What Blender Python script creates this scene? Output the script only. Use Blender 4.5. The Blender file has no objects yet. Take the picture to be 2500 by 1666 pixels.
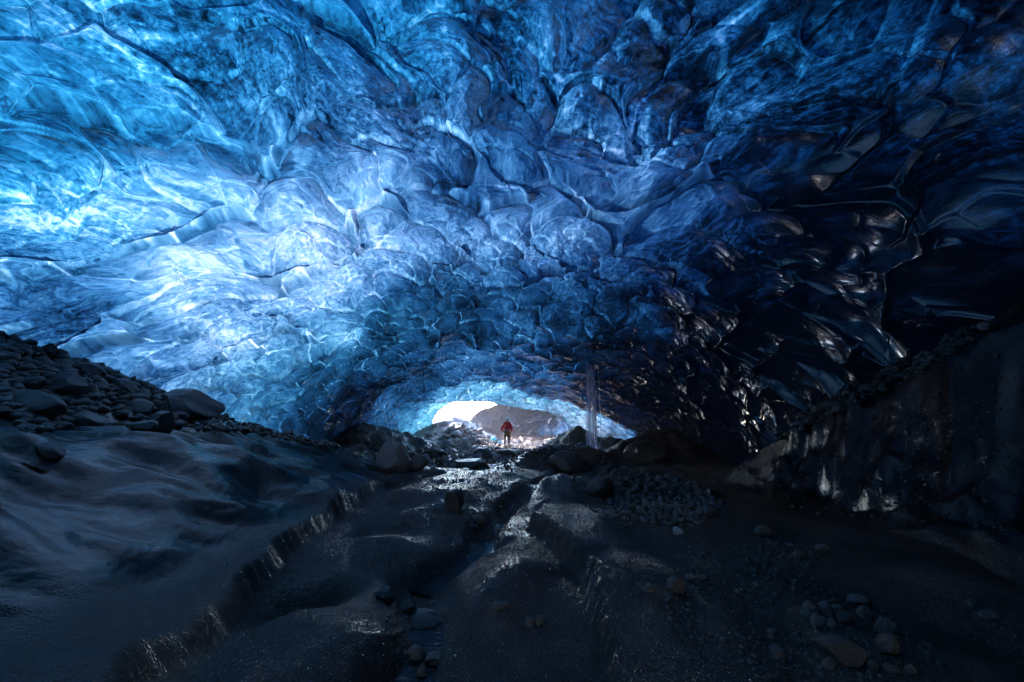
import bpy, bmesh, math, random
import numpy as np
from mathutils import Vector, Matrix, Euler

# ------------------------------------------------------------------ camera, world, sun, exposure
SC = bpy.context.scene
COL = SC.collection
PITCH = 9.6
CAMZ = 2.3
cd = bpy.data.cameras.new('camera'); cam = bpy.data.objects.new('camera', cd); COL.objects.link(cam)
cam.location = (0, 0, CAMZ); cam.rotation_euler = (math.radians(90 + PITCH), 0, 0)
cd.lens = 15; cd.sensor_width = 36; cd.clip_start = 0.05; cd.clip_end = 2000
SC.camera = cam
w = bpy.data.worlds.new("World"); SC.world = w; w.use_nodes = True
SUN_D = Vector((-0.56, 0.60, 0.42)).normalized()          # towards the sun
elev = math.asin(SUN_D.z); azim = math.atan2(SUN_D.x, SUN_D.y)
sky = w.node_tree.nodes.new('ShaderNodeTexSky'); sky.sky_type = 'NISHITA'; sky.sun_disc = False
sky.sun_elevation = elev; sky.sun_rotation = azim; sky.dust_density = .2; sky.ozone_density = 2.0; sky.air_density = .8
bgn = w.node_tree.nodes['Background']; bgn.inputs[1].default_value = 0.15
w.node_tree.links.new(sky.outputs[0], bgn.inputs[0])
sl = bpy.data.lights.new('sun', 'SUN'); sl.energy = 2.2; sl.angle = math.radians(0.5); sl.color = (1, .96, .91)
so = bpy.data.objects.new('sun', sl); COL.objects.link(so)
so.rotation_euler = SUN_D.to_track_quat('Z', 'Y').to_euler(); so.location = (-40, 30, 40)
SC.view_settings.view_transform = 'Standard'; SC.view_settings.look = 'None'
SC.view_settings.exposure = 3.95; SC.view_settings.gamma = 1
SC.cycles.max_bounces = 8; SC.cycles.diffuse_bounces = 3; SC.cycles.glossy_bounces = 3
SC.cycles.transmission_bounces = 4; SC.cycles.transparent_max_bounces = 12
SC.cycles.caustics_reflective = True; SC.cycles.caustics_refractive = False
SC.cycles.sample_clamp_indirect = 8; SC.cycles.adaptive_threshold = .004; SC.cycles.use_denoising = True; SC.cycles.denoising_prefilter = 'NONE'

# ------------------------------------------------------------------ numpy noise helpers
def _hash(ix, iy, iz, seed):
    h = (ix * 374761393 + iy * 668265263 + iz * 2147483647 + seed * 1442695041) & 0xFFFFFFFF
    h = ((h ^ (h >> 13)) * 1274126177) & 0xFFFFFFFF
    h = ((h ^ (h >> 16)) * 2246822519) & 0xFFFFFFFF
    return ((h ^ (h >> 15)) & 0xFFFFFF).astype(np.float32) / 16777216.0

def vnoise2(x, y, seed=0):
    ix = np.floor(x).astype(np.int64); iy = np.floor(y).astype(np.int64)
    fx = (x - ix).astype(np.float32); fy = (y - iy).astype(np.float32)
    ux = fx * fx * fx * (fx * (fx * 6 - 15) + 10); uy = fy * fy * fy * (fy * (fy * 6 - 15) + 10)
    def g(dx, dy):
        a = _hash(ix + dx, iy + dy, 0, seed) * 6.2831853
        return np.cos(a) * (fx - dx) + np.sin(a) * (fy - dy)
    a, b, c, d = g(0, 0), g(1, 0), g(0, 1), g(1, 1)
    return ((a * (1 - ux) + b * ux) * (1 - uy) + (c * (1 - ux) + d * ux) * uy) * 1.5

def fbm2(x, y, octv=4, seed=0, gain=.5):
    s = 0; a = 1.0
    for i in range(octv):
        s = s + a * vnoise2(x * 2 ** i + 17.3 * i, y * 2 ** i - 9.1 * i, seed + i); a *= gain
    return s

def cells(x, y, seed=0, jit=.85, saw=(0, .6), k=.06):
    """smooth scallops: paraboloid dishes with one steep lip; returns height, ridge closeness"""
    ix = np.floor(x).astype(np.int64); iy = np.floor(y).astype(np.int64)
    num = np.zeros(x.shape, np.float32); den = np.zeros(x.shape, np.float32)
    f1 = np.full(x.shape, 9, np.float32); f2 = np.full(x.shape, 9, np.float32)
    for dx in (-1, 0, 1):
        for dy in (-1, 0, 1):
            cx = ix + dx; cy = iy + dy
            px = cx + .5 + jit * (_hash(cx, cy, 1, seed) - .5); py = cy + .5 + jit * (_hash(cx, cy, 2, seed) - .5)
            ex = (x - px).astype(np.float32); ey = (y - py).astype(np.float32)
            d = ex * ex + ey * ey
            hh = d + saw[0] * ex + saw[1] * ey + .25 * (_hash(cx, cy, 3, seed) - .5)
            wt = np.exp(-d / k)
            num += wt * hh; den += wt
            m = d < f1
            f2 = np.where(m, f1, np.minimum(f2, d)); f1 = np.where(m, d, f1)
    return num / (den + 1e-12), np.sqrt(f2) - np.sqrt(f1)

def sstep(a, b, x):
    t = np.clip((x - a) / (b - a), 0, 1); return t * t * (3 - 2 * t)

def gau(x, y, cx, cy, rx, ry, h):
    return h * np.exp(-((x - cx) / rx) ** 2 - ((y - cy) / ry) ** 2)

def poly_sd(x, y, P):
    """signed distance to a polyline (positive on its left-hand side) and arc length along it"""
    best = np.full(x.shape, 1e9); sd = np.zeros(x.shape); al = np.zeros(x.shape); L = 0
    for (ax, ay), (bx, by) in zip(P[:-1], P[1:]):
        vx, vy = bx - ax, by - ay; l2 = vx * vx + vy * vy; l = math.sqrt(l2)
        t = np.clip(((x - ax) * vx + (y - ay) * vy) / l2, 0, 1)
        qx = x - ax - t * vx; qy = y - ay - t * vy; d = np.sqrt(qx * qx + qy * qy)
        s = np.sign(vx * (y - ay) - vy * (x - ax))
        m = d < best
        best = np.where(m, d, best); sd = np.where(m, d * s, sd); al = np.where(m, L + t * l, al); L += l
    return sd, al

cp, sp = math.cos(math.radians(PITCH)), math.sin(math.radians(PITCH))
def ray(px, py):
    u = (px - 1250) / 1041.7; v = (833 - py) / 1041.7
    d = Vector((u, cp - v * sp, sp + v * cp)); return d

# ------------------------------------------------------------------ the ground as a function
Z0 = ([-14, 0, 3, 6, 9, 14, 17, 21, 29, 36], [.6, .6, .58, .45, .42, .5, .22, 0, 0, .3])
LEDGE_L = [(-1.6, .2), (-2.0, 2.2), (-2.3, 3.3), (-2.6, 4.4), (-2.85, 5.6), (-3.05, 8), (-3.1, 11), (-2.6, 13), (-1.8, 14)]
LEDGE_R = [(.95, .3), (.62, 2.6), (.6, 3.6), (.78, 4.4), (.72, 5.2), (.45, 6.4), (.3, 7.3), (.6, 8.3), (1.5, 9.2)]
CH = [(2.4, 15.5), (1.2, 13.2), (.2, 10.6), (-.15, 9), (-.42, 7.6), (-.45, 6.9), (-.85, 6.0), (-1.15, 5.4), (-.9, 4.8), (-.68, 4.1), (-.62, 3.2), (-.6, 2.2), (-.62, 1)]
def edge_x(y): return np.interp(y, [0, 3, 4.5, 7, 10, 11.5, 14], [4.9, 5.0, 5.2, 5.7, 6.3, 6.3, 7.0])
def ground(x, y, fine=True):
    x = np.asarray(x, dtype=np.float64); y = np.asarray(y, dtype=np.float64)
    wx = x + .35 * vnoise2(x * .7, y * .7, 5); wy = y + .35 * vnoise2(x * .7 + 9, y * .7, 6)
    z = np.interp(y, *Z0)
    # left ice hump and rock pile behind it
    hump = np.interp(y, [-5, 2, 5, 9, 15, 20, 24], [1.3, 1.4, 1.5, 1.55, .75, .35, .2])
    z = z + sstep(-2.7, -6.6, wx) * hump
    z = z + sstep(-6.3, -9.6, wx) * np.interp(y, [0, 4, 7, 10, 14, 18], [2.2, 2.3, 2.1, 1.3, .7, .3])
    # left ledge with a fluted drop
    sd, al = poly_sd(x, y, LEDGE_L)
    sdw = sd + .05 * vnoise2(al * 8, sd * .8, 11) * sstep(-.4, .5, vnoise2(al * 1.1, 0 * al, 19)) + .10 * vnoise2(al * 1.6, sd * .5, 12)
    hl = np.interp(y, [0, 3, 8, 12, 14], [.26, .27, .27, .18, 0])
    z = z + hl * sstep(-.09, .12, sdw) * sstep(5.5, 1.0, sd)
    # right ledge
    sd, al = poly_sd(x, y, LEDGE_R)
    sdw = -sd + .06 * vnoise2(al * 7, sd, 13) + .10 * vnoise2(al * 1.4, sd, 14)
    hr = np.interp(y, [0, 3, 6, 8, 9.3], [.30, .32, .32, .2, 0])
    z = z + hr * sstep(-.08, .09, sdw) * sstep(5, .5, -sd)
    # right bank rising to the gravel shelf
    ex = edge_x(wy) + .12 * vnoise2(y * 1.3, x * .2, 41)
    z = z + sstep(1.5, 5.2, x) * np.interp(y, [0, 4, 7, 10, 13], [.5, .5, .32, .15, 0])
    shelf = np.interp(y, [0, 3, 4.5, 7, 10, 12, 14], [2.75, 2.55, 2.1, 1.6, 1.15, .45, 0])
    t = np.clip((x - (ex - 1.15)) / 1.15, 0, 1)
    z = z + shelf * (.35 * t ** 1.5 + .65 * t ** 4) + (np.clip(x - ex, 0, 1.8) * .8 + .10 * np.exp(-((x - ex) / .10) ** 2)) * sstep(13, 10, y)
    z = z + (.34 * fbm2(y * .75 + t * .8, t * 2.3 - y * .2, 3, 44) + .10 * vnoise2(y * 2.2 - t * 1.5, t * 6, 45)) * np.sqrt(t) * sstep(13.5, 11, y)
    # low mounds of the middle
    z = z + gau(wx, wy, -1.7, 9.5, 1.0, 3, .30) + gau(wx, wy, 1.1, 11, 1.3, 1.4, .40) + gau(wx, wy, -.05, 5.2, .55, 1.3, .24)
    z = z + gau(wx, wy, -1.6, 3.6, .6, .9, .20) + gau(wx, wy, 2.3, 6.5, 1.2, 1.0, .25)
    z = z + gau(x, y, 2.2, 17, 1.9, 1.1, .95) + gau(x, y, 7.6, 21.5, 2.9, 1.3, 1.55) + gau(x, y, 3.7, 26.4, 1.6, 1.2, 1.5)
    z = z + gau(x, y, 5.9, 25, 1.1, 1, 1.0)
    z = z + gau(x, y, -4.6, 33, 2.6, 3.2, 1.75) + gau(x, y, -8.6, 24, 1.7, 1.8, 1.35) + gau(x, y, -6.6, 26, 1.8, 1.5, .9)
    z = z - .45 * sstep(8, 10, x) * sstep(18, 22, y)
    # melt channel and potholes
    sd, al = poly_sd(wx * .6 + x * .4, wy * .6 + y * .4, CH)
    wd = np.interp(y, [0, 4, 6, 9, 14], [.30, .26, .34, .22, .3])
    z = z - .17 * np.exp(-(sd / wd) ** 4) * sstep(15.5, 13, y) - .10 * np.exp(-(sd / (2.6 * wd)) ** 2) * sstep(15, 12, y)
    z = z - gau(wx, wy, -2.02, 4.55, .36, .42, .42) - gau(x, y, -2.05, 7.1, .40, .36, .36) - gau(x, y, -1.45, 5.9, .5, .5, .13)
    if fine:
        z = z + (.16 * fbm2(x * 1.1, y * 1.1, 4, 51)) * sstep(15, 18, y)
        z = z + .13 * vnoise2(x * .55, y * .55, 20) + .075 * vnoise2(wx * 1.5, wy * .9, 21) + .010 * fbm2(wx * 4.2, wy * 2.6, 4, 22)
        z = z + .085 * vnoise2(wx * 1.3 + wy * .5 + 3, wy * 2.0 - wx * .9, 61) * sstep(-2.8, -3.6, x)
    return z

def g1(x, y): return float(ground(np.array([x]), np.array([y]))[0])
def hit(px, py, tmax=40):
    d = ray(px, py); t = 1.2 * (1.011 ** np.arange(320)); t = t[t < tmax]
    X = d.x * t; Y = d.y * t; Z = CAMZ + d.z * t
    below = Z < ground(X, Y)
    if not below.any(): return None
    i = int(np.argmax(below)); return Vector((X[i], Y[i], float(ground(X[i:i + 1], Y[i:i + 1])[0])))

# ------------------------------------------------------------------ mesh and tag helpers
def tag(o, label=None, cat=None, group=None, kind=None):
    if label: o['label'] = label
    if cat: o['category'] = cat
    if group: o['group'] = group
    if kind: o['kind'] = kind
    return o

def grid_mesh(name, X, Y, Z, keep=None, attrs=None, mat=None, flip=False):
    nr, nc = X.shape
    me = bpy.data.meshes.new(name)
    co = np.stack([X, Y, Z], -1).reshape(-1, 3).astype(np.float32)
    i = np.arange((nr - 1) * nc).reshape(nr - 1, nc)[:, :-1]
    q = np.stack([i, i + 1, i + nc + 1, i + nc], -1)
    if flip: q = q[..., ::-1]
    q = q[keep] if keep is not None else q.reshape(-1, 4)
    q = q.reshape(-1, 4)
    used = np.zeros(len(co), bool); used[q.ravel()] = True
    remap = np.cumsum(used) - 1
    co = co[used]; q = remap[q].astype(np.int32)
    me.vertices.add(len(co)); me.vertices.foreach_set('co', co.ravel())
    me.loops.add(q.size); me.loops.foreach_set('vertex_index', q.ravel())
    me.polygons.add(len(q)); me.polygons.foreach_set('loop_start', (np.arange(len(q)) * 4).astype(np.int32))
    me.polygons.foreach_set('use_smooth', np.ones(len(q), bool))
    for k, v in (attrs or {}).items():
        if v.ndim == 3:
            a = me.attributes.new(k, 'FLOAT_VECTOR', 'POINT'); a.data.foreach_set('vector', v.reshape(-1, 3)[used].astype(np.float32).ravel())
        else:
            a = me.attributes.new(k, 'FLOAT', 'POINT'); a.data.foreach_set('value', v.reshape(-1)[used].astype(np.float32))
    me.update(calc_edges=True)
    if mat: me.materials.append(mat)
    o = bpy.data.objects.new(name, me); COL.objects.link(o); return o

# ------------------------------------------------------------------ materials
class NT:
    def __init__(s, name):
        s.m = bpy.data.materials.new(name); s.m.use_nodes = True; s.t = s.m.node_tree; s.t.nodes.clear()
        s.out = s.n('ShaderNodeOutputMaterial')
    def n(s, typ, **kw):
        nd = s.t.nodes.new(typ)
        for k, v in kw.items():
            if k.startswith('_'): setattr(nd, k[1:], v)
        for k, v in kw.items():
            if k.startswith('_'): continue
            key = int(k[1:]) if k[0] == 'i' and k[1:].isdigit() else k.replace('__', ' ')
            inp = nd.inputs[key]
            if hasattr(v, 'is_linked') or isinstance(v, bpy.types.NodeSocket): s.t.links.new(v, inp)
            else: inp.default_value = v
        return nd
    def math(s, op, a, b=0.0, clamp=False):
        return s.n('ShaderNodeMath', _operation=op, _use_clamp=clamp, i0=a, i1=b).outputs[0]
    def ramp(s, fac, stops, interp='LINEAR'):
        nd = s.n('ShaderNodeValToRGB', Fac=fac); cr = nd.color_ramp; cr.interpolation = interp
        while len(cr.elements) > 1: cr.elements.remove(cr.elements[-1])
        cr.elements[0].position = stops[0][0]; cr.elements[0].color = (*stops[0][1], 1)
        for p, c in stops[1:]:
            e = cr.elements.new(p); e.color = (*c, 1)
        return nd.outputs[0]
    def noise(s, vec, scale, detail=4, rough=.55, dist=0.0):
        return s.n('ShaderNodeTexNoise', Vector=vec, Scale=scale, Detail=detail, Roughness=rough, Distortion=dist).outputs[0]
    def surf(s, sh): s.t.links.new(sh, s.out.inputs['Surface'])

def ice_material(name, gain=1.0):
    N = NT(name)
    T = N.n('ShaderNodeAttribute', _attribute_name='thick_shade').outputs['Fac']  # painted light and shade of the sheet, with some relief thickness
    HU = N.n('ShaderNodeAttribute', _attribute_name='hue').outputs['Fac']
    CR = N.n('ShaderNodeAttribute', _attribute_name='crest').outputs['Fac']
    SM = N.n('ShaderNodeAttribute', _attribute_name='clear').outputs['Fac']
    fl = N.n('ShaderNodeAttribute', _attribute_name='flow').outputs['Vector']
    ob = N.n('ShaderNodeTexCoord').outputs['Object']
    mp = N.n('ShaderNodeMapping', Vector=fl, Scale=(1.5, .42, 0)).outputs[0]
    st = N.noise(mp, 1.0, 9, .62, 1.1)              # sediment and bubble bands frozen in the ice
    mp2 = N.n('ShaderNodeMapping', Vector=fl, Scale=(3.8, 1.1, 0), Rotation=(0, 0, .35)).outputs[0]
    st2 = N.noise(mp2, 1.0, 8, .68, 1.6)
    fine = N.noise(ob, 9.0, 9, .75)
    nearf = N.n('ShaderNodeSeparateXYZ', Vector=fl).outputs[2]
    a = N.math('MULTIPLY', N.math('MULTIPLY', N.math('SUBTRACT', st, .5), 1.15), nearf)
    b = N.math('MULTIPLY', N.math('MULTIPLY', N.math('SUBTRACT', st2, .5), .65), nearf)
    c = N.math('MULTIPLY', N.math('SUBTRACT', fine, .5), .95)
    cc = N.math('MULTIPLY', N.math('MULTIPLY', c, nearf), N.math('SUBTRACT', 1.15, SM))
    tt = N.math('ADD', N.math('ADD', T, a), N.math('ADD', b, cc))
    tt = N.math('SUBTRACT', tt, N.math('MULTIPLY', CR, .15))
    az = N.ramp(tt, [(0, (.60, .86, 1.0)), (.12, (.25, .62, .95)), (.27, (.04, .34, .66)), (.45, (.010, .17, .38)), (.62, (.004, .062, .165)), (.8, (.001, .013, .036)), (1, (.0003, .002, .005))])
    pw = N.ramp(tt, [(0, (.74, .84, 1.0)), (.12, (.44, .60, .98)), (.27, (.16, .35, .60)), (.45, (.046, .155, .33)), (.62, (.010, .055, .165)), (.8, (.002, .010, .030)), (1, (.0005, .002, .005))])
    tl = N.ramp(tt, [(0, (.70, .98, 1.0)), (.12, (.32, .75, .88)), (.27, (.075, .36, .52)), (.45, (.02, .15, .27)), (.62, (.006, .055, .11)), (.8, (.002, .016, .036)), (1, (.0006, .004, .009))])
    m1 = N.n('ShaderNodeMix', _data_type='RGBA', _clamp_factor=True); L = N.t.links.new
    L(HU, m1.inputs[0]); L(az, m1.inputs[6]); L(pw, m1.inputs[7])
    m2 = N.n('ShaderNodeMix', _data_type='RGBA', _clamp_factor=True)
    L(N.math('SUBTRACT', HU, 1.0, True), m2.inputs[0]); L(m1.outputs[2], m2.inputs[6]); L(tl, m2.inputs[7])
    g = N.n('ShaderNodeMix', _data_type='RGBA', _blend_type='MULTIPLY'); g.inputs[0].default_value = 1
    L(m2.outputs[2], g.inputs[6]); g.inputs[7].default_value = (gain, gain, gain, 1)
    bh = N.math('ADD', N.math('MULTIPLY', N.noise(mp2, 2.2, 6, .6, .6), 1.0), N.math('MULTIPLY', N.noise(ob, 26.0, 4, .6), .12))
    bst = N.math('SUBTRACT', .24, N.math('MULTIPLY', N.math('SUBTRACT', T, .70, True), .7), True)
    bump = N.n('ShaderNodeBump', Height=bh, Strength=bst, Distance=.05).outputs[0]
    tr = N.n('ShaderNodeBsdfTranslucent', Color=g.outputs[2], Normal=bump).outputs[0]
    rough = N.math('ADD', .04, N.math('MULTIPLY', N.noise(ob, 9, 3, .6), .15))
    pr = N.n('ShaderNodeBsdfPrincipled', Base__Color=(.006, .010, .016, 1), Roughness=rough, IOR=1.58, Normal=bump).outputs[0]
    N.surf(N.n('ShaderNodeAddShader', i0=tr, i1=pr).outputs[0]); return N.m

def ground_material():
    N = NT('wet_black_ice'); ob = N.n('ShaderNodeTexCoord').outputs['Object']
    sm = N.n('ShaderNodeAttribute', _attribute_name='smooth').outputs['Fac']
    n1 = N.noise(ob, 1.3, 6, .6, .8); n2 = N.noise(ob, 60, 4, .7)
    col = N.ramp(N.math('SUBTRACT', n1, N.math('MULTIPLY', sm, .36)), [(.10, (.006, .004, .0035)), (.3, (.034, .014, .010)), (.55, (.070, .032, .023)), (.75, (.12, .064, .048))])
    vo = N.n('ShaderNodeTexVoronoi', Vector=ob, Scale=75.0).outputs['Distance']
    rough = N.math('ADD', .08, N.math('MULTIPLY', n1, .14))
    h = N.math('ADD', N.math('MULTIPLY', n2, .6), vo)
    h = N.math('MULTIPLY', h, N.math('SUBTRACT', 1.0, N.math('MULTIPLY', sm, .95)))
    h = N.math('ADD', h, N.math('MULTIPLY', N.noise(ob, 7, 5, .6, .5), N.math('SUBTRACT', 2.2, N.math('MULTIPLY', sm, 1.5))))
    bump = N.n('ShaderNodeBump', Height=h, Strength=.75, Distance=.02).outputs[0]
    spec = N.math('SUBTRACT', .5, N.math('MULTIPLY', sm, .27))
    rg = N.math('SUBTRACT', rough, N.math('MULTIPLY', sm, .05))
    N.surf(N.n('ShaderNodeBsdfPrincipled', Base__Color=col, Roughness=rg, IOR=1.45, Specular__IOR__Level=spec, Normal=bump).outputs[0]); return N.m

def rock_material(name, c0, c1, rough=.45):
    N = NT(name); ob = N.n('ShaderNodeTexCoord').outputs['Object']
    rnd = N.n('ShaderNodeObjectInfo').outputs['Random']
    n1 = N.noise(ob, 2.5, 8, .65, .4); n2 = N.noise(ob, 22, 5, .7)
    col = N.ramp(N.math('ADD', n1, N.math('MULTIPLY', N.math('SUBTRACT', rnd, .5), .3)), [(.3, c0), (.7, c1)])
    bump = N.n('ShaderNodeBump', Height=N.math('ADD', n1, N.math('MULTIPLY', n2, .3)), Strength=.6, Distance=.05).outputs[0]
    N.surf(N.n('ShaderNodeBsdfPrincipled', Base__Color=col, Roughness=rough, Normal=bump).outputs[0]); return N.m

def plain(name, c, rough=.6, metal=0.0, bump=0.0, scale=30):
    N = NT(name); ob = N.n('ShaderNodeTexCoord').outputs['Object']; n = N.noise(ob, scale, 4, .6)
    col = N.ramp(n, [(.3, tuple(v * .85 for v in c)), (.7, tuple(min(1, v * 1.1) for v in c))])
    b = N.n('ShaderNodeBump', Height=n, Strength=bump, Distance=.02).outputs[0]
    N.surf(N.n('ShaderNodeBsdfPrincipled', Base__Color=col, Roughness=rough, Metallic=metal, Normal=b).outputs[0]); return N.m

M_ICE = ice_material('glacier_ice', .125)
M_GROUND = ground_material()

# ------------------------------------------------------------------ ice roof
KY = [-12, -6, 3, 8, 14, 20, 25, 28.5, 31, 33.5]
XL = [-3, -8, -10.2, -10.4, -10.2, -9.6, -9.3, -8.9, -7.0, -4.6]
XR = [3, 7, 7.4, 7.8, 8.8, 10.6, 11.2, 9.0, 6.9, 6.2]
ZT = [3.0, 5.6, 7.1, 7.6, 6.6, 5.15, 4.25, 3.6, 3.3, 3.3]
XA = [0, 0, -.5, -.5, -.5, -.8, -1.6, -2.5, -2.9, -2.9]
def smooth_interp(y, K, V):
    f = np.linspace(K[0], K[-1], 600); v = np.interp(f, K, V)
    ker = np.exp(-np.linspace(-2, 2, 41) ** 2); ker /= ker.sum()
    v = np.convolve(np.pad(v, 20, mode='edge'), ker, mode='valid'); return np.interp(y, f, v)
def roof_base(PH, Yv):
    xl, xr, zt, xa = (smooth_interp(Yv, KY, V) for V in (XL, XR, ZT, XA))
    zb = -1.2
    c = np.cos(PH); s = np.sin(PH)
    xm = (xl + xr) / 2; ww = (xr - xl) / 2
    X = xm - ww * np.sign(c) * np.abs(c) ** .92 + (xa - xm) * s ** 2
    Z = zb + (zt - zb) * s ** .92
    return X, Yv + 0 * X, Z

def ice_sheet(name, X, Y, Z, inside, T=None, keepf=None, seed=3, anchors=None, amp=1.0, size=None):
    """displace a base sheet into scalloped ice. rows run along y, columns round the section"""
    dxs = np.gradient(X, axis=1); dys = np.gradient(Y, axis=1); dzs = np.gradient(Z, axis=1)
    dxt = np.gradient(X, axis=0); dyt = np.gradient(Y, axis=0); dzt = np.gradient(Z, axis=0)
    nx = dys * dzt - dzs * dyt; ny = dzs * dxt - dxs * dzt; nz = dxs * dyt - dys * dxt
    nl = np.sqrt(nx ** 2 + ny ** 2 + nz ** 2) + 1e-9; nx /= nl; ny /= nl; nz /= nl
    sgn = np.sign(nx * (inside[0] - X) + ny * (inside[1] - Y) + nz * (inside[2] - Z))
    nx *= sgn; ny *= sgn; nz *= sgn
    ds = np.sqrt(dxs ** 2 + dys ** 2 + dzs ** 2); S = np.cumsum(ds, axis=1)
    S = S - S[:, S.shape[1] // 2][:, None]
    dt = np.sqrt(dxt ** 2 + dyt ** 2 + dzt ** 2); Tm = np.median(dt, axis=1); TT = np.cumsum(Tm)[:, None] + 0 * X
    ycol = Y.mean(axis=1)
    sz = size(ycol) if size else np.full(ycol.shape, 1.0)
    tq = np.cumsum(np.median(dt, axis=1) / sz)[:, None] + 0 * X
    sq = S / sz[:, None]
    wx = sq + .34 * vnoise2(sq * .7, tq * .7, seed + 1) + .06 * vnoise2(sq * 2.1, tq * 2.1, seed + 7)
    wy = tq + .34 * vnoise2(sq * .7 + 5, tq * .7, seed + 2) + .06 * vnoise2(sq * 2.1 + 4, tq * 2.1, seed + 8)
    szc = sz[:, None]
    big = .55 * vnoise2(S * .22, TT * .2, seed + 3) + .24 * vnoise2(S * .5, TT * .42, seed + 4) + .55 * np.clip(.35 - np.abs(vnoise2(S * .33 + .12 * TT, TT * .10, seed + 31)), 0, 1) * sstep(16, 9, Y)
    h1, r1 = cells(wx * np.interp(Y, [10, 20], [.95, .62]), wy * .62, seed, saw=(.10, -.20), k=.018)
    h2, r2 = cells(wx * np.interp(Y, [10, 20], [2.1, 1.25]) + .3 * h1, wy * 1.45 + .6 * h1, seed + 5, saw=(.08, -.22), k=.015)
    h3, r3 = cells(wx * 4.9, wy * 3.6 + .4 * h2, seed + 6, saw=(0, -.3), k=.03)
    rs = sstep(2.5, 5.5, X) * sstep(25, 17, Y)
    patch = sstep(-.35, .45, vnoise2(S * .3 + 3, TT * .3, seed + 9))
    d = amp * (big + szc * (np.interp(Y, [5, 12], [.36, .70]) * h1 + .22 * h2 * (.45 + .55 * patch) * (1 - .5 * rs) + .03 * h3 * patch * (1 - rs))
               + (1 - rs) * .012 * fbm2(sq * 5, tq * 2.2, 3, seed + 12) * szc)
    gs = np.gradient(d, axis=1) / (ds + 1e-6); gt = np.gradient(d, axis=0) / (dt + 1e-6)
    lm = sstep(-.3, .6, vnoise2(S * 1.1 + 7, TT * .9, seed + 33))
    cf = (1 - .85 * rs) * (1 + .7 * sstep(11, 18, Y))
    crest = sstep(.055, .0, r1) * 1.7 * (.35 + .65 * lm) + sstep(.07, 0, r2) * 1.0 * (.3 + .7 * patch) * (.3 + .7 * lm)  # rim highlights painted as brighter ice colour along the crests
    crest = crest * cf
    X2 = X + nx * d; Y2 = Y + ny * d; Z2 = Z + nz * d
    flow = np.stack([S + .5 * np.clip(gs, -1, 1), TT + .6 * np.clip(gt, -1, 1), np.interp(Y, [5, 9, 20], [1.3, 1.0, .38])], -1)
    # light and dark areas painted into the ice colour, spread from anchor points
    num = np.zeros(X.shape); den = np.zeros(X.shape) + 1e-9; numh = np.zeros(X.shape)
    rx = X / np.maximum(Y, .5); rz = (Z - CAMZ) / np.maximum(Y, .5)
    ok = Y > .5
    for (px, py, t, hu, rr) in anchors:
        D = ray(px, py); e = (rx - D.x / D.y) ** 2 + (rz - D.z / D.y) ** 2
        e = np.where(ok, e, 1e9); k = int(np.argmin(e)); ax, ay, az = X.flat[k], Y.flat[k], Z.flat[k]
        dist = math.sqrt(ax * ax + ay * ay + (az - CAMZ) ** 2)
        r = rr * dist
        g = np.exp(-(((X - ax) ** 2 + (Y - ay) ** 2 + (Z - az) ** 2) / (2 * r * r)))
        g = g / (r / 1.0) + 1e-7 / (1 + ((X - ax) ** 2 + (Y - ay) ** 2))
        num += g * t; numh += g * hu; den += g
    th = num / den + .06 + .10 * vnoise2(S * .4, TT * .35, seed + 20) + (.28 + .06 * sstep(10, 18, Y)) * (h1 - np.median(h1)) + (.14 + .02 * sstep(10, 18, Y)) * (h2 - np.median(h2))  # painted bright and dark areas, plus thinner dishes and thicker crests
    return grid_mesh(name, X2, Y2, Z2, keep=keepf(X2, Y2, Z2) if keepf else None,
                     attrs={'thick_shade': th, 'hue': numh / den, 'crest': crest, 'clear': 1 - patch, 'flow': flow}, mat=M_ICE), (X2, Y2, Z2)

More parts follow.
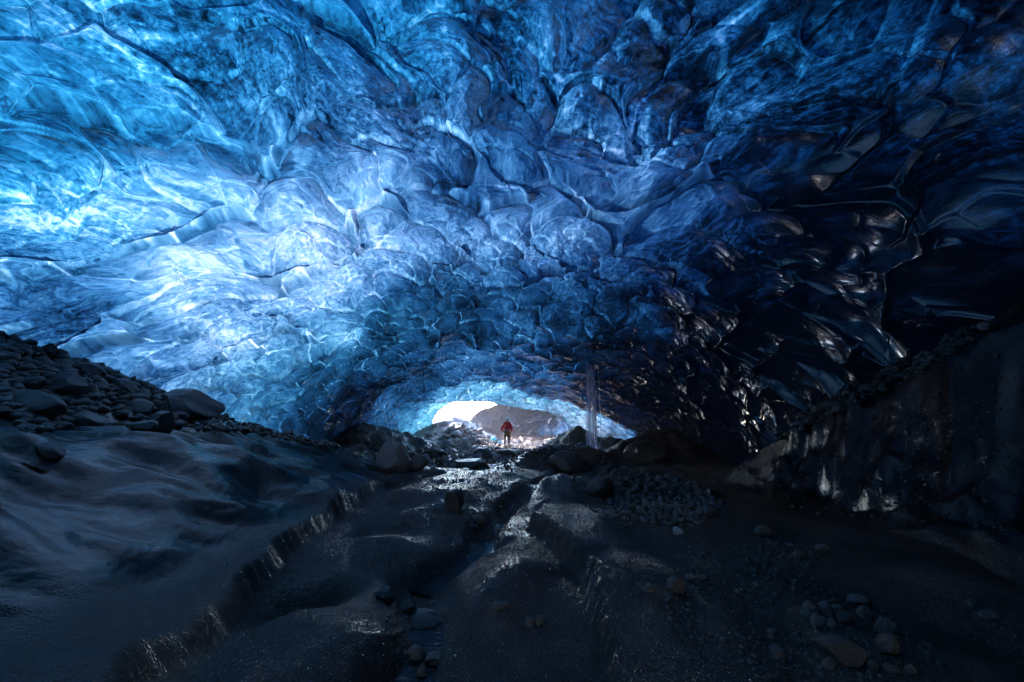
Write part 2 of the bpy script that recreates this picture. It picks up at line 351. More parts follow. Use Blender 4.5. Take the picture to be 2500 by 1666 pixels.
# px, py (where on the roof), painted light and shade 0 bright .. 1 dark, ice kind (0 azure, 1 bubbly, 2 green), spread
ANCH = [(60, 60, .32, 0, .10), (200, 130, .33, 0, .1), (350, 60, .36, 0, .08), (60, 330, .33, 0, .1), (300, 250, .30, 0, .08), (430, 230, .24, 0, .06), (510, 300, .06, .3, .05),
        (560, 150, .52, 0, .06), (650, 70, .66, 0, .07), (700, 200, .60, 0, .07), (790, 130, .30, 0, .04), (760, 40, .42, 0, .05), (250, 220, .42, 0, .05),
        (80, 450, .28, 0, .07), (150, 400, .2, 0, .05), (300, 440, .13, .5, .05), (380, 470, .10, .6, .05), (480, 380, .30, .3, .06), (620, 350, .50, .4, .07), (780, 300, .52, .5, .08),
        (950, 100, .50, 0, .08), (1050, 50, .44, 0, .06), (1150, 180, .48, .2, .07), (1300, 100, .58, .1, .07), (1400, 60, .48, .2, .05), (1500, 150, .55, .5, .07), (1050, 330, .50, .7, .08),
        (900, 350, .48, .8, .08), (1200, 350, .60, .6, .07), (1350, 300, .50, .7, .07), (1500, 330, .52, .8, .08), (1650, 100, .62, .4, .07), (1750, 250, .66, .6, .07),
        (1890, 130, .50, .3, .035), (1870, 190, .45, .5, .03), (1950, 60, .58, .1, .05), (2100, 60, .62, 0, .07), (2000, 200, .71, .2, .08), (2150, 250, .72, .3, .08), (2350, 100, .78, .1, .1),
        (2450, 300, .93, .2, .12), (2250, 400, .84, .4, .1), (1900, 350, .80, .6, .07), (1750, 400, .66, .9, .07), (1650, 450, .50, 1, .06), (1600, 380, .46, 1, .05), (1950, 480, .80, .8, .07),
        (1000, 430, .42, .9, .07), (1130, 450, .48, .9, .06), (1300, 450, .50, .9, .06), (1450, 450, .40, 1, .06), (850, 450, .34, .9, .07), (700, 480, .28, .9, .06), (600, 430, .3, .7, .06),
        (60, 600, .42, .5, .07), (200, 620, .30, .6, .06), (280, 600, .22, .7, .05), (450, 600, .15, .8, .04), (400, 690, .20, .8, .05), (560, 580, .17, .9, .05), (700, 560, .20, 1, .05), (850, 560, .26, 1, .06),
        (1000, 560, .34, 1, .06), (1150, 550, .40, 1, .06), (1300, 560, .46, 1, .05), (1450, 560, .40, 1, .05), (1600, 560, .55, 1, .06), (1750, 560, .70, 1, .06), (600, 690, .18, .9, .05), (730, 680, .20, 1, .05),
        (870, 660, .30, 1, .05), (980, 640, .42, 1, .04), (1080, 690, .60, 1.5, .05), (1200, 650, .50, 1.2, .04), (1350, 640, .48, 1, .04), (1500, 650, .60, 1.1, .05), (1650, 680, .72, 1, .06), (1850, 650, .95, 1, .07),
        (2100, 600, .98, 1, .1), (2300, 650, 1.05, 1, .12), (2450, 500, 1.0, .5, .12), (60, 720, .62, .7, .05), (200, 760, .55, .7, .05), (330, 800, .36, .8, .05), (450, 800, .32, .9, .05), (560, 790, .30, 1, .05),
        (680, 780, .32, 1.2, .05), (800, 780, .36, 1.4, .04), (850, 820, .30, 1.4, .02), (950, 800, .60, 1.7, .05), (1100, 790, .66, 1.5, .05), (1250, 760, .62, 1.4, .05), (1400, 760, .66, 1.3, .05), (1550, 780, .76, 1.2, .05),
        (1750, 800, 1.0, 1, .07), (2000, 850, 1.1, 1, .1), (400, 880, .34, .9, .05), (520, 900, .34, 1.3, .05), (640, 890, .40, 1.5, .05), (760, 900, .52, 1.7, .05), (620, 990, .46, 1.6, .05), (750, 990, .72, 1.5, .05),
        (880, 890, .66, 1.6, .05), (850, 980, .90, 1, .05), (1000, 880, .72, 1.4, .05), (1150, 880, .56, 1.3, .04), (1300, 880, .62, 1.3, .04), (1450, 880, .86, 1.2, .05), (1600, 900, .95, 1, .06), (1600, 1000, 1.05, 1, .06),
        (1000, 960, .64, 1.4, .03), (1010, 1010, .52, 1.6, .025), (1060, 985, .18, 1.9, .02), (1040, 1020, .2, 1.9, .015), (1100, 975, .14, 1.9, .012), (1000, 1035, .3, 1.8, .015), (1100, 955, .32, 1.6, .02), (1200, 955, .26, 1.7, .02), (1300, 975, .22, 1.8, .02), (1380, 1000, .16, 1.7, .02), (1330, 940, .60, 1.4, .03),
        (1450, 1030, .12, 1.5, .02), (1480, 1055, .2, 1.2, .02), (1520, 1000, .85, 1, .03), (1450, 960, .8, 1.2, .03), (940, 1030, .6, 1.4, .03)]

NR, NCc = 1150, 1500
yr = np.concatenate([np.linspace(-12, 2.2, 60, endpoint=False), np.geomspace(2.2, 32, NR)])
ph = np.linspace(0.02, math.pi - .02, NCc)
PH, YY = np.meshgrid(ph, yr)
X, Y, Z = roof_base(PH, YY)
def roof_size(y): return np.interp(y, [0, 7, 12, 18, 26, 33], [1.4, 1.3, .85, .58, .42, .34])
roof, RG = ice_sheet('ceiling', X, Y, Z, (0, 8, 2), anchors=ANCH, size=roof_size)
tag(roof, 'scalloped blue glacier ice vault arching over the whole cave', kind='structure')

# ------------------------------------------------------------------ ground sheet
def polar_ground():
    az = np.concatenate([np.linspace(-180, -60, 60, endpoint=False), np.linspace(-60, 60, 1300), np.linspace(60, 180, 61)[1:]])
    rr = np.concatenate([[0.0, .4, .8], np.geomspace(1.2, 40, 850)])
    A, R = np.meshgrid(np.radians(az), rr)
    X = R * np.sin(A); Y = R * np.cos(A); Z = ground(X, Y)
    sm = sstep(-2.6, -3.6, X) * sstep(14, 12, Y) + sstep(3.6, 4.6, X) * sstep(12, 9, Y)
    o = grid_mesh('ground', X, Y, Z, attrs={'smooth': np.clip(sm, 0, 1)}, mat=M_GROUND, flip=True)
    return tag(o, 'dark wet sediment and black ice floor of the cave', kind='structure')
gnd = polar_ground()

# ------------------------------------------------------------------ ice wall beyond the arch, snow outside
path = np.array([(-3.9, 42.5), (-2.6, 41), (0, 40), (3, 38.8), (6, 36.5), (8, 33.5), (8.2, 30.5)])
uu = np.linspace(0, 1, 420); pl = np.concatenate([[0], np.cumsum(np.hypot(*np.diff(path, axis=0).T))]); pl /= pl[-1]
px_ = np.interp(uu, pl, path[:, 0]); py_ = np.interp(uu, pl, path[:, 1])
zt_ = np.interp(uu, [0, .1, .2, .3, .5, .75, 1], [.9, 2.2, 3.0, 3.5, 4.0, 4.2, 4.4])
vv = np.linspace(0, 1, 260)
VV, PX = np.meshgrid(vv, px_); _, PY = np.meshgrid(vv, py_); _, ZT_ = np.meshgrid(vv, zt_)
lean = 1.6 * VV ** 2
Xf = PX - lean * .35; Yf = PY - lean; Zf = -.6 + (ZT_ + .6) * VV
FA = [(1180, 1060, .72, 1.6, .02), (1240, 1010, .76, 1.6, .02), (1300, 1030, .78, 1.6, .02), (1220, 1080, .75, 1.7, .015), (1330, 1070, .48, 1.3, .015), (1400, 1070, .22, .9, .015), (1440, 1060, .2, 1, .015), (1380, 1090, .16, 1, .01)]  # shaded and lit parts of this wall, painted in by anchors
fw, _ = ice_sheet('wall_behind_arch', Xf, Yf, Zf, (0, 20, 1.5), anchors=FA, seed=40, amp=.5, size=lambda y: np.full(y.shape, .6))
tag(fw, 'rippled grey and teal ice wall beyond the exit arch', kind='structure')

M_SNOW = plain('old_snow', (.80, .81, .86), .6, bump=.3, scale=3)
xs = np.linspace(-70, 70, 160); ys = np.linspace(41, 150, 120); XS, YS = np.meshgrid(xs, ys)
ZS = .0 + sstep(40, 75, YS) * .5 + .6 * vnoise2(XS * .15, YS * .15, 70) 
tag(grid_mesh('snowfield', XS, YS, ZS, mat=M_SNOW, flip=False), 'bright snow slope outside the cave mouth', kind='structure')

# ------------------------------------------------------------------ finding the ground under a line of sight
_az = np.linspace(-58, 58, 900); _rr = np.geomspace(1.2, 45, 1100)
_A, _R = np.meshgrid(np.radians(_az), _rr, indexing='ij')
_G = ground(_R * np.sin(_A), _R * np.cos(_A))
def hits(px, py):
    u = (np.asarray(px) - 1250) / 1041.7; v = (833 - np.asarray(py)) / 1041.7
    dx, dy, dz = u, cp - v * sp, sp + v * cp
    ia = np.clip(np.round((np.degrees(np.arctan2(dx, dy)) + 58) / 116 * 899).astype(int), 0, 899)
    m = dz / np.hypot(dx, dy); out = np.full((len(u), 3), np.nan)
    for s in range(0, len(u), 4000):
        G = _G[ia[s:s + 4000]]; b = (CAMZ + m[s:s + 4000, None] * _rr[None]) < G
        k = b.argmax(1); ok = b.any(1); a = np.arctan2(dx, dy)[s:s + 4000]; r = _rr[k]
        x = r * np.sin(a); y = r * np.cos(a); z = G[np.arange(len(k)), k]
        o = np.stack([x, y, z], -1); o[~ok] = np.nan; out[s:s + 4000] = o
    return out
def in_poly(px, py, P):
    c = np.zeros(px.shape, bool); j = len(P) - 1
    for i in range(len(P)):
        (xi, yi), (xj, yj) = P[i], P[j]
        c ^= ((yi > py) != (yj > py)) & (px < (xj - xi) * (py - yi) / (yj - yi + 1e-9) + xi); j = i
    return c
RG_ = np.random.default_rng(7)
def sample_poly(P, n):
    P = np.array(P, float); lo, hi = P.min(0), P.max(0); xs, ys = [], []
    while sum(map(len, xs)) < n:
        a = RG_.uniform(lo[0], hi[0], n * 3); b = RG_.uniform(lo[1], hi[1], n * 3); k = in_poly(a, b, P.tolist()); xs.append(a[k]); ys.append(b[k])
    return np.concatenate(xs)[:n], np.concatenate(ys)[:n]

# ------------------------------------------------------------------ rocks
M_RDARK = rock_material('dark_wet_rock', (.026, .017, .014), (.075, .054, .047), .36)
M_RGREY = rock_material('grey_rock', (.055, .036, .030), (.15, .105, .09), .45)
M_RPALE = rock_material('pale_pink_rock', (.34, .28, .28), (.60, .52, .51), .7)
M_RRED = rock_material('reddish_rock', (.05, .032, .032), (.12, .075, .07), .5)
def rock_mesh(name, seed, cuts=12, sub=4, soft=.0, mat=None):
    rnd = random.Random(seed); bm = bmesh.new(); bmesh.ops.create_icosphere(bm, subdivisions=sub, radius=1)
    P = []
    for i in range(cuts):
        n = Vector((rnd.gauss(0, 1), rnd.gauss(0, 1), rnd.gauss(0, 1))).normalized(); P.append((n, rnd.uniform(.52, .86)))
    co = np.array([v.co for v in bm.verts])
    for n, d in P:
        n = np.array(n); t = co @ n - d; t = np.maximum(t, 0)
        co = co - (t * (1 - soft))[:, None] * n[None]
    nz = fbm2(co[:, 0] * 1.3 + seed * 3.1 + co[:, 2] * .8, co[:, 1] * 1.3 + co[:, 2] * 1.1, 4, seed)
    co = co * (1 + .07 * nz)[:, None]
    co[:, 2] *= .8
    for v, c in zip(bm.verts, co): v.co = c
    me = bpy.data.meshes.new(name); bm.to_mesh(me); bm.free()
    me.polygons.foreach_set('use_smooth', np.ones(len(me.polygons), bool)); me.set_sharp_from_angle(angle=.30)
    if mat: me.materials.append(mat)
    return me
ROCKS = {}
for key, m in (('dark', M_RDARK), ('grey', M_RGREY), ('pale', M_RPALE), ('red', M_RRED)):
    ROCKS[key] = [rock_mesh('rock_' + key, 100 + i, cuts=11 + i, soft=.05, mat=m) for i in range(5)] + [rock_mesh('rock_' + key, 200 + i, cuts=10, soft=.3, mat=m) for i in range(3)]
_rr_ = random.Random(5)
def put_rock(name, p, sx, sy, sz, rot, key, idx, sink=.3):
    o = bpy.data.objects.new(name, ROCKS[key][idx]); COL.objects.link(o)
    o.location = (p[0], p[1], p[2] + sz * .8 * (1 - sink) * .9 - sz * .12); o.scale = (sx, sy, sz); o.rotation_euler = rot; return o
def boulder(px, py, wpx, hpx, key, idx, label, rot=(0, 0, 0), cat='boulder', name='boulder', depth=.9, group=None, sink=.3):
    """a boulder whose foot stands on the ground under the given line of sight"""
    p = hits([px], [py + hpx * .5])[0]
    if np.isnan(p[0]): p = hits([px], [py + hpx * .5 + 15])[0]
    d = math.sqrt(p[0] ** 2 + p[1] ** 2) * math.cos(math.atan2(p[0], p[1]))
    w_ = wpx * d / 1042 / 2; h_ = hpx * d / 1042 / 2
    c = math.hypot(p[0], p[1]); q = (p[0] + p[0] / c * w_ * .5, p[1] + p[1] / c * w_ * .5, p[2] - .1 * h_)
    o = put_rock(name, q, w_ * 1.12, w_ * depth * 1.05, h_ * 1.3, rot, key, idx, sink=.15)
    return tag(o, label, cat, group)
B = boulder
B(72, 977, 125, 78, 'grey', 5, 'long smooth grey boulder lying lowest on the left rock pile', (0, .15, .3))
B(155, 926, 100, 85, 'dark', 1, 'big angular dark boulder in the middle of the left rock pile', (.2, .1, 1))
B(202, 1016, 84, 48, 'grey', 6, 'rounded grey boulder resting on the crest of the left ice hump', (0, .1, 0))
B(458, 975, 140, 92, 'dark', 2, 'largest near-black boulder against the blue ice at the foot of the left wall', (.1, .05, .4))
B(390, 1010, 62, 78, 'grey', 3, 'pointed grey boulder in front of the near-black boulder', (.1, -.15, 2))
B(121, 850, 28, 38, 'red', 5, 'small upright reddish rock at the top of the left rock pile', (0, 0, .2), 'rock', 'rock')
B(215, 945, 34, 50, 'grey', 7, 'egg-shaped grey rock right of the big angular boulder on the left pile', (0, .2, 0), 'rock', 'rock')
B(119, 1097, 58, 42, 'red', 6, 'stone with a reddish end stranded on the smooth left hump', (0, .3, .2), 'rock', 'rock')
B(350, 1035, 70, 34, 'grey', 4, 'flat grey boulder beside the pointed boulder on the left', (0, 0, 1))
B(30, 925, 55, 45, 'dark', 3, 'dark boulder at the left end of the rock pile', (0, 0, 1))
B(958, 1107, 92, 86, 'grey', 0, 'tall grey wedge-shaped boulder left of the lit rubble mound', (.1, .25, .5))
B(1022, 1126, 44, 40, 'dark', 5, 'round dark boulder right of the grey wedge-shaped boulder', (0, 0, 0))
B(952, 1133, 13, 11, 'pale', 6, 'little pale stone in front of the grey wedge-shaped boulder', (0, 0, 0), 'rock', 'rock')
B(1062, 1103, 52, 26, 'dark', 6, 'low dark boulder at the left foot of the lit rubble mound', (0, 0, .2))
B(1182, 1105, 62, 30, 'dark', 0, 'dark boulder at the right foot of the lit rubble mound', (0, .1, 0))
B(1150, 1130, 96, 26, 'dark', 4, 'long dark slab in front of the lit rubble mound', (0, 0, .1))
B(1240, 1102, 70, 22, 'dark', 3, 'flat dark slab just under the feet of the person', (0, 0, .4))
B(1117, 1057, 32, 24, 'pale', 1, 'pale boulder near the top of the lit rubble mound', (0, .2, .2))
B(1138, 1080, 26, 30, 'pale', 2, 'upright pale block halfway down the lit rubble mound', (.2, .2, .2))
B(1109, 1210, 62, 86, 'dark', 3, 'tall dark boulder standing alone on the floor in the middle', (.1, 0, .4), depth=.8)
B(1168, 1266, 30, 24, 'grey', 6, 'rounded grey stone at the bend of the melt channel', (0, 0, .4), 'rock', 'rock')
B(1155, 1284, 26, 16, 'dark', 1, 'small dark stone beside the rounded stone at the channel bend', (0, 0, 1.4), 'rock', 'rock')
B(940, 1452, 48, 40, 'dark', 1, 'dark rock at the upper left of the lower channel', (0, .3, .4), 'rock', 'rock')
B(996, 1482, 46, 38, 'dark', 4, 'tilted dark rock left of the flat-topped channel boulder', (.3, -.5, .4), 'rock', 'rock')
B(1041, 1515, 76, 40, 'grey', 0, 'flat-topped grey boulder wedged in the lower channel', (0, 0, .1))
B(1016, 1597, 42, 34, 'grey', 2, 'grey rock in the lower channel below the flat-topped boulder', (0, .2, .3), 'rock', 'rock')
B(1056, 1615, 56, 36, 'dark', 3, 'dark rock between two grey rocks low in the channel', (0, 0, .8), 'rock', 'rock')
B(1028, 1646, 32, 50, 'grey', 1, 'upright grey rock at the very bottom of the channel', (.2, 0, .8), 'rock', 'rock')
B(1223, 1477, 38, 18, 'grey', 7, 'lone flat pebble right of the lower channel', (0, 0, .2), 'rock', 'rock')
B(1293, 1517, 26, 28, 'grey', 3, 'left one of two small stones sitting side by side on the floor', (0, 0, .2), 'rock', 'rock')
B(1318, 1513, 22, 26, 'grey', 6, 'right one of two small stones sitting side by side on the floor', (0, 0, .9), 'rock', 'rock')
B(1466, 1180, 66, 60, 'dark', 7, 'big rounded dark boulder left of the cobble bed', (0, .2, .9))
B(1575, 1096, 96, 70, 'dark', 0, 'tall slanting dark slab among the humps right of the falling water', (.1, -.3, .6))
B(1390, 1125, 110, 62, 'dark', 2, 'broad dark boulder with a sharp edge below the falling water', (.1, .1, .2))
B(1655, 1296, 22, 22, 'pale', 6, 'round pale stone below the cobble bed', (0, 0, 0), 'rock', 'rock')
B(1865, 1297, 42, 28, 'grey', 5, 'pale oblong stone alone at the foot of the right bank', (0, .3, 0), 'rock', 'rock')
B(1650, 1422, 46, 50, 'grey', 3, 'pointed grey rock standing on the right floor', (0, 0, 1), 'rock', 'rock')
B(1584, 1434, 28, 26, 'grey', 1, 'small block left of the pointed grey rock', (0, .4, 1), 'rock', 'rock')
B(1686, 1410, 24, 18, 'grey', 2, 'small block right of the pointed grey rock', (0, 0, 1), 'rock', 'rock')
B(1712, 1411, 26, 14, 'grey', 5, 'flat pebble second right of the pointed grey rock', (0, 0, 0), 'rock', 'rock')
B(1950, 1353, 20, 18, 'grey', 0, 'small angular stone at the top of the right gravel spill', (0, 0, 0), 'rock', 'rock')
B(2007, 1336, 26, 18, 'grey', 7, 'small rounded stone at the top of the right gravel spill', (0, 0, 0), 'rock', 'rock')
for a in [(1981, 1493, 44, 46, 0, 'greenish-grey block at the left end of the foreground stone cluster'), (2019, 1491, 38, 44, 2, 'leaning block second from left in the foreground stone cluster'),
          (2047, 1484, 26, 18, 1, 'small brownish stone on top of the foreground stone cluster'), (2066, 1507, 42, 38, 7, 'rounded boulder in the middle of the foreground stone cluster'),
          (2113, 1494, 38, 36, 3, 'peaked stone right of the rounded boulder in the foreground cluster'), (1998, 1520, 42, 34, 4, 'low stone under the greenish-grey block in the foreground cluster'),
          (2032, 1524, 24, 24, 0, 'little stone in front of the foreground stone cluster'), (2100, 1466, 52, 22, 5, 'long stone behind the foreground stone cluster'),
          (2163, 1527, 48, 44, 1, 'upper stone of the leaning pair right of the cluster'), (2166, 1572, 48, 58, 2, 'lower stone of the leaning pair right of the cluster'),
          (2051, 1590, 104, 62, 6, 'largest long flat foreground boulder on the right floor'), (1898, 1588, 34, 36, 3, 'squarish stone left of the largest foreground boulder'),
          (2028, 1624, 32, 22, 0, 'small stone below the largest foreground boulder'), (2178, 1637, 42, 24, 4, 'flat stone at the bottom right of the frame'),
          (2224, 1634, 22, 24, 2, 'small upright stone beside the flat bottom right stone'), (2135, 1625, 24, 22, 1, 'small stone left of the flat bottom right stone'),
          (2370, 1475, 24, 16, 0, 'upper of two stones in the gully at the far right'), (2415, 1506, 32, 18, 7, 'lower of two stones in the gully at the far right'),
          (2296, 1620, 16, 14, 2, 'tiny stone nearest the bottom right corner')]:
    B(a[0], a[1], a[2], a[3], 'grey', a[4], a[5], (_rr_.uniform(-.3, .3), _rr_.uniform(-.4, .4), _rr_.uniform(0, 6)), 'rock', 'rock')
B(2418, 790, 46, 26, 'grey', 6, 'pale rounded boulder at the upper end of the gravel shelf on the right wall', (0, .1, .3))

def scatter(P, n, smin, smax, key, label, group, power=2.2):
    xs, ys = sample_poly(P, n); H = hits(xs, ys); k = 0
    for (x, y, z), pyy in zip(H, ys):
        if np.isnan(x): continue
        s = smin + (smax - smin) * _rr_.random() ** power; d = y; r = s * d / 1042 / 2
        kk = key if isinstance(key, str) else _rr_.choice(key)
        o = put_rock('rock', (x, y, z), r * _rr_.uniform(.85, 1.3), r * _rr_.uniform(.8, 1.2), r * _rr_.uniform(.8, 1.15),
                     (_rr_.uniform(-.5, .5), _rr_.uniform(-.5, .5), _rr_.uniform(0, 6.28)), kk, _rr_.randrange(8), sink=.35)
        tag(o, label, 'rock', group)
P_LEFT = [(0, 815), (150, 860), (330, 930), (500, 1010), (430, 1045), (240, 1010), (160, 1050), (60, 1060), (0, 1010)]
P_ROW = [(470, 1015), (600, 1020), (760, 1045), (900, 1065), (880, 1105), (760, 1085), (600, 1055), (480, 1050)]
P_MOUND = [(1098, 1038), (1130, 1035), (1175, 1055), (1240, 1092), (1240, 1120), (1170, 1140), (1050, 1145), (1035, 1115), (1080, 1070)]
P_COB = [(1470, 1140), (1560, 1150), (1700, 1180), (1770, 1230), (1700, 1290), (1590, 1285), (1500, 1240), (1450, 1200)]
P_SHELF = [(1830, 1090), (1960, 1000), (2100, 900), (2300, 820), (2400, 790), (2380, 830), (2250, 920), (2050, 1010), (1900, 1080)]
P_SPILL = [(1780, 1330), (1900, 1310), (2010, 1350), (1960, 1400), (1820, 1400)]
P_FG = [(1680, 1330), (1950, 1400), (2150, 1480), (2300, 1600), (2200, 1660), (1850, 1660), (1600, 1500)]
scatter(P_LEFT, 48, 18, 60, ('dark', 'dark', 'grey'), 'dark rock among the others heaped on the slope at the left wall', 'rocks heaped at the left wall')
scatter(P_ROW, 46, 12, 34, ('grey', 'grey', 'dark'), 'grey rock in the rubble strip at the foot of the blue wall', 'rocks in the strip under the blue wall')
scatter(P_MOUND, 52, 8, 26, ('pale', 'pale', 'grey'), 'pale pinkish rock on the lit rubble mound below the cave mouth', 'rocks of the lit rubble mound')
scatter(P_COB, 44, 12, 32, ('dark', 'grey', 'dark'), 'dark cobble in the bed right of the middle', 'cobbles right of the middle')
scatter(P_SHELF, 24, 10, 26, ('grey', 'dark'), 'dark rock lodged on the sloping gravel shelf of the right bank', 'rocks on the right gravel shelf')
scatter(P_SPILL, 16, 8, 18, 'grey', 'small grey stone in the spill at the foot of the right bank', 'stones of the right spill')

# ------------------------------------------------------------------ gravel and grit: countless, one mesh each
def tiny_stones(name, specs, mat, label, sub=1, flat=False, lift=.25):
    bm = bmesh.new(); bmesh.ops.create_icosphere(bm, subdivisions=sub, radius=1)
    bv = np.array([v.co for v in bm.verts]); bf = np.array([[v.index for v in f.verts] for f in bm.faces]); bm.free()
    C, S = [], []
    for P, n, a, b in specs:
        xs, ys = sample_poly(P, n); H = hits(xs, ys); ok = ~np.isnan(H[:, 0]); H = H[ok]
        s = (a + (b - a) * RG_.random(len(H)) ** 2.5) * H[:, 1] / 1042 / 2; C.append(H); S.append(s)
    C = np.concatenate(C); S = np.concatenate(S); n = len(C)
    q = RG_.normal(size=(n, 4)); q /= np.linalg.norm(q, axis=1)[:, None]; a, b, c, d = q.T
    Rm = np.stack([1 - 2 * (c * c + d * d), 2 * (b * c - a * d), 2 * (b * d + a * c), 2 * (b * c + a * d), 1 - 2 * (b * b + d * d), 2 * (c * d - a * b),
                   2 * (b * d - a * c), 2 * (c * d + a * b), 1 - 2 * (b * b + c * c)], -1).reshape(n, 3, 3)
    jit = 1 + (.22 if sub == 1 else .09) * RG_.normal(size=(n, len(bv), 1)).clip(-1.5, 1.5)
    V = bv[None] * jit * RG_.uniform(.6, 1.2, (n, 1, 3)); V = np.einsum('nij,nvj->nvi', Rm, V) * S[:, None, None]
    V[..., 2] *= .75; V += C[:, None]; V[..., 2] += S[:, None] * lift
    F = bf[None] + (np.arange(n) * len(bv))[:, None, None]
    me = bpy.data.meshes.new(name); me.vertices.add(n * len(bv)); me.vertices.foreach_set('co', V.astype(np.float32).ravel())
    F = F.reshape(-1, 3).astype(np.int32); me.loops.add(F.size); me.loops.foreach_set('vertex_index', F.ravel())
    me.polygons.add(len(F)); me.polygons.foreach_set('loop_start', (np.arange(len(F)) * 3).astype(np.int32))
    me.polygons.foreach_set('use_smooth', np.full(len(F), not flat)); me.update(calc_edges=True); me.materials.append(mat)
    o = bpy.data.objects.new(name, me); COL.objects.link(o); return tag(o, label, kind='stuff')
tiny_stones('gravel', [(P_LEFT, 1500, 6, 34), (P_ROW, 900, 4, 14), (P_COB, 900, 6, 20), (P_SPILL, 250, 3, 10), (P_FG, 1100, 2, 13),
                       ([(1900, 1110), (2250, 950), (2480, 850), (2490, 1300), (2100, 1290), (1850, 1230)], 420, 3, 12), (P_SHELF, 1100, 5, 18), ([(1380, 1150), (1480, 1200), (1600, 1290), (1500, 1290), (1420, 1230)], 250, 3, 9),
                       ([(2180, 1480), (2300, 1540), (2500, 1610), (2500, 1570), (2330, 1450)], 200, 2, 7), ([(930, 1430), (1060, 1440), (1090, 1660), (960, 1660)], 160, 3, 12),
                       ([(850, 1060), (1100, 1120), (1100, 1145), (860, 1115)], 350, 3, 8), ([(1240, 1095), (1480, 1110), (1480, 1160), (1180, 1145)], 400, 3, 9)],
            M_RGREY, 'loose dark gravel and cobble debris between the rocks', sub=2)
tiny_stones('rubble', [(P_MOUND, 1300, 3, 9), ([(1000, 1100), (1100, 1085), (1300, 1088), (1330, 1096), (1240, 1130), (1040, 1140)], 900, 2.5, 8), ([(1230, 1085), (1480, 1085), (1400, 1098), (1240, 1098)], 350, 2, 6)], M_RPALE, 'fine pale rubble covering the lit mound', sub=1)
M_GRIT = plain('wet_grit', (.05, .028, .022), .07, bump=0)
M_GRIT.node_tree.nodes['Principled BSDF'].inputs['IOR'].default_value = 1.9
tiny_stones('grit', [([(450, 1666), (700, 1380), (950, 1180), (1250, 1150), (1450, 1180), (1800, 1350), (2300, 1666)], 18000, 1.6, 4.6),
                     ([(900, 1180), (1000, 1145), (1240, 1148), (1300, 1250), (1000, 1300)], 5000, 1.5, 3.4)], M_GRIT, 'sparkling wet grit frozen into the black ice floor', sub=0 or 1, flat=True, lift=.1)

# ------------------------------------------------------------------ person, seen from behind
def skin_mesh(name, nodes, edges, mat, parent, root, sub=2):
    keys = list(nodes); me = bpy.data.meshes.new(name)
    me.from_pydata([nodes[k][0] for k in keys], [(keys.index(a), keys.index(b)) for a, b in edges], [])
    o = bpy.data.objects.new(name, me); COL.objects.link(o); o.modifiers.new('skin', 'SKIN')
    for k, sv in zip(keys, me.skin_vertices[0].data):
        r = nodes[k][1]; sv.radius = r if isinstance(r, tuple) else (r, r)
        sv.use_root = (k == root)
    o.modifiers['skin'].use_smooth_shade = True
    sb = o.modifiers.new('sub', 'SUBSURF'); sb.levels = sb.render_levels = sub
    dg = bpy.context.evaluated_depsgraph_get(); ev = o.evaluated_get(dg); m2 = bpy.data.meshes.new_from_object(ev)
    o.modifiers.clear(); o.data = m2; m2.materials.clear(); m2.materials.append(mat)
    m2.polygons.foreach_set('use_smooth', np.ones(len(m2.polygons), bool)); o.parent = parent; return o
def tube(name, pts, r, mat, parent, closed=False, seg=8):
    bm = bmesh.new(); rings = []; n = len(pts)
    for i, p in enumerate(pts):
        p = Vector(p); a = Vector(pts[(i - 1) % n] if closed or i else pts[0]); b = Vector(pts[(i + 1) % n] if closed or i < n - 1 else pts[-1])
        d = (b - a).normalized(); u = d.cross(Vector((.3, .2, 1))).normalized(); v = d.cross(u)
        rr = r[i] if isinstance(r, (list, tuple)) else r
        rings.append([bm.verts.new(p + (u * math.cos(t) + v * math.sin(t)) * rr) for t in [2 * math.pi * k / seg for k in range(seg)]])
    for i in range(n if closed else n - 1):
        A, Bq = rings[i], rings[(i + 1) % n]
        for k in range(seg): bm.faces.new((A[k], A[(k + 1) % seg], Bq[(k + 1) % seg], Bq[k]))
    if not closed: bm.faces.new(rings[0][::-1]); bm.faces.new(rings[-1])
    bmesh.ops.recalc_face_normals(bm, faces=bm.faces[:])
    me = bpy.data.meshes.new(name); bm.to_mesh(me); bm.free(); me.materials.append(mat)
    me.polygons.foreach_set('use_smooth', np.ones(len(me.polygons), bool))
    o = bpy.data.objects.new(name, me); COL.objects.link(o); o.parent = parent; return o
def band(name, c, rx, ry, h, mat, parent, tilt=0, th=.008):
    bm = bmesh.new(); N_ = 28; R_ = []
    for k in range(N_):
        t = 2 * math.pi * k / N_; row = []
        for dr, dz in ((0, -h / 2), (th, -h / 2), (th, h / 2), (0, h / 2)):
            x = (rx + dr) * math.cos(t); y = (ry + dr) * math.sin(t); row.append(bm.verts.new((c[0] + x, c[1] + y, c[2] + dz + tilt * x)))
        R_.append(row)
    for k in range(N_):
        A, Bq = R_[k], R_[(k + 1) % N_]
        for j in range(4): bm.faces.new((A[j], A[(j + 1) % 4], Bq[(j + 1) % 4], Bq[j]))
    bmesh.ops.recalc_face_normals(bm, faces=bm.faces[:])
    me = bpy.data.meshes.new(name); bm.to_mesh(me); bm.free(); me.materials.append(mat)
    o = bpy.data.objects.new(name, me); COL.objects.link(o); o.parent = parent; return o

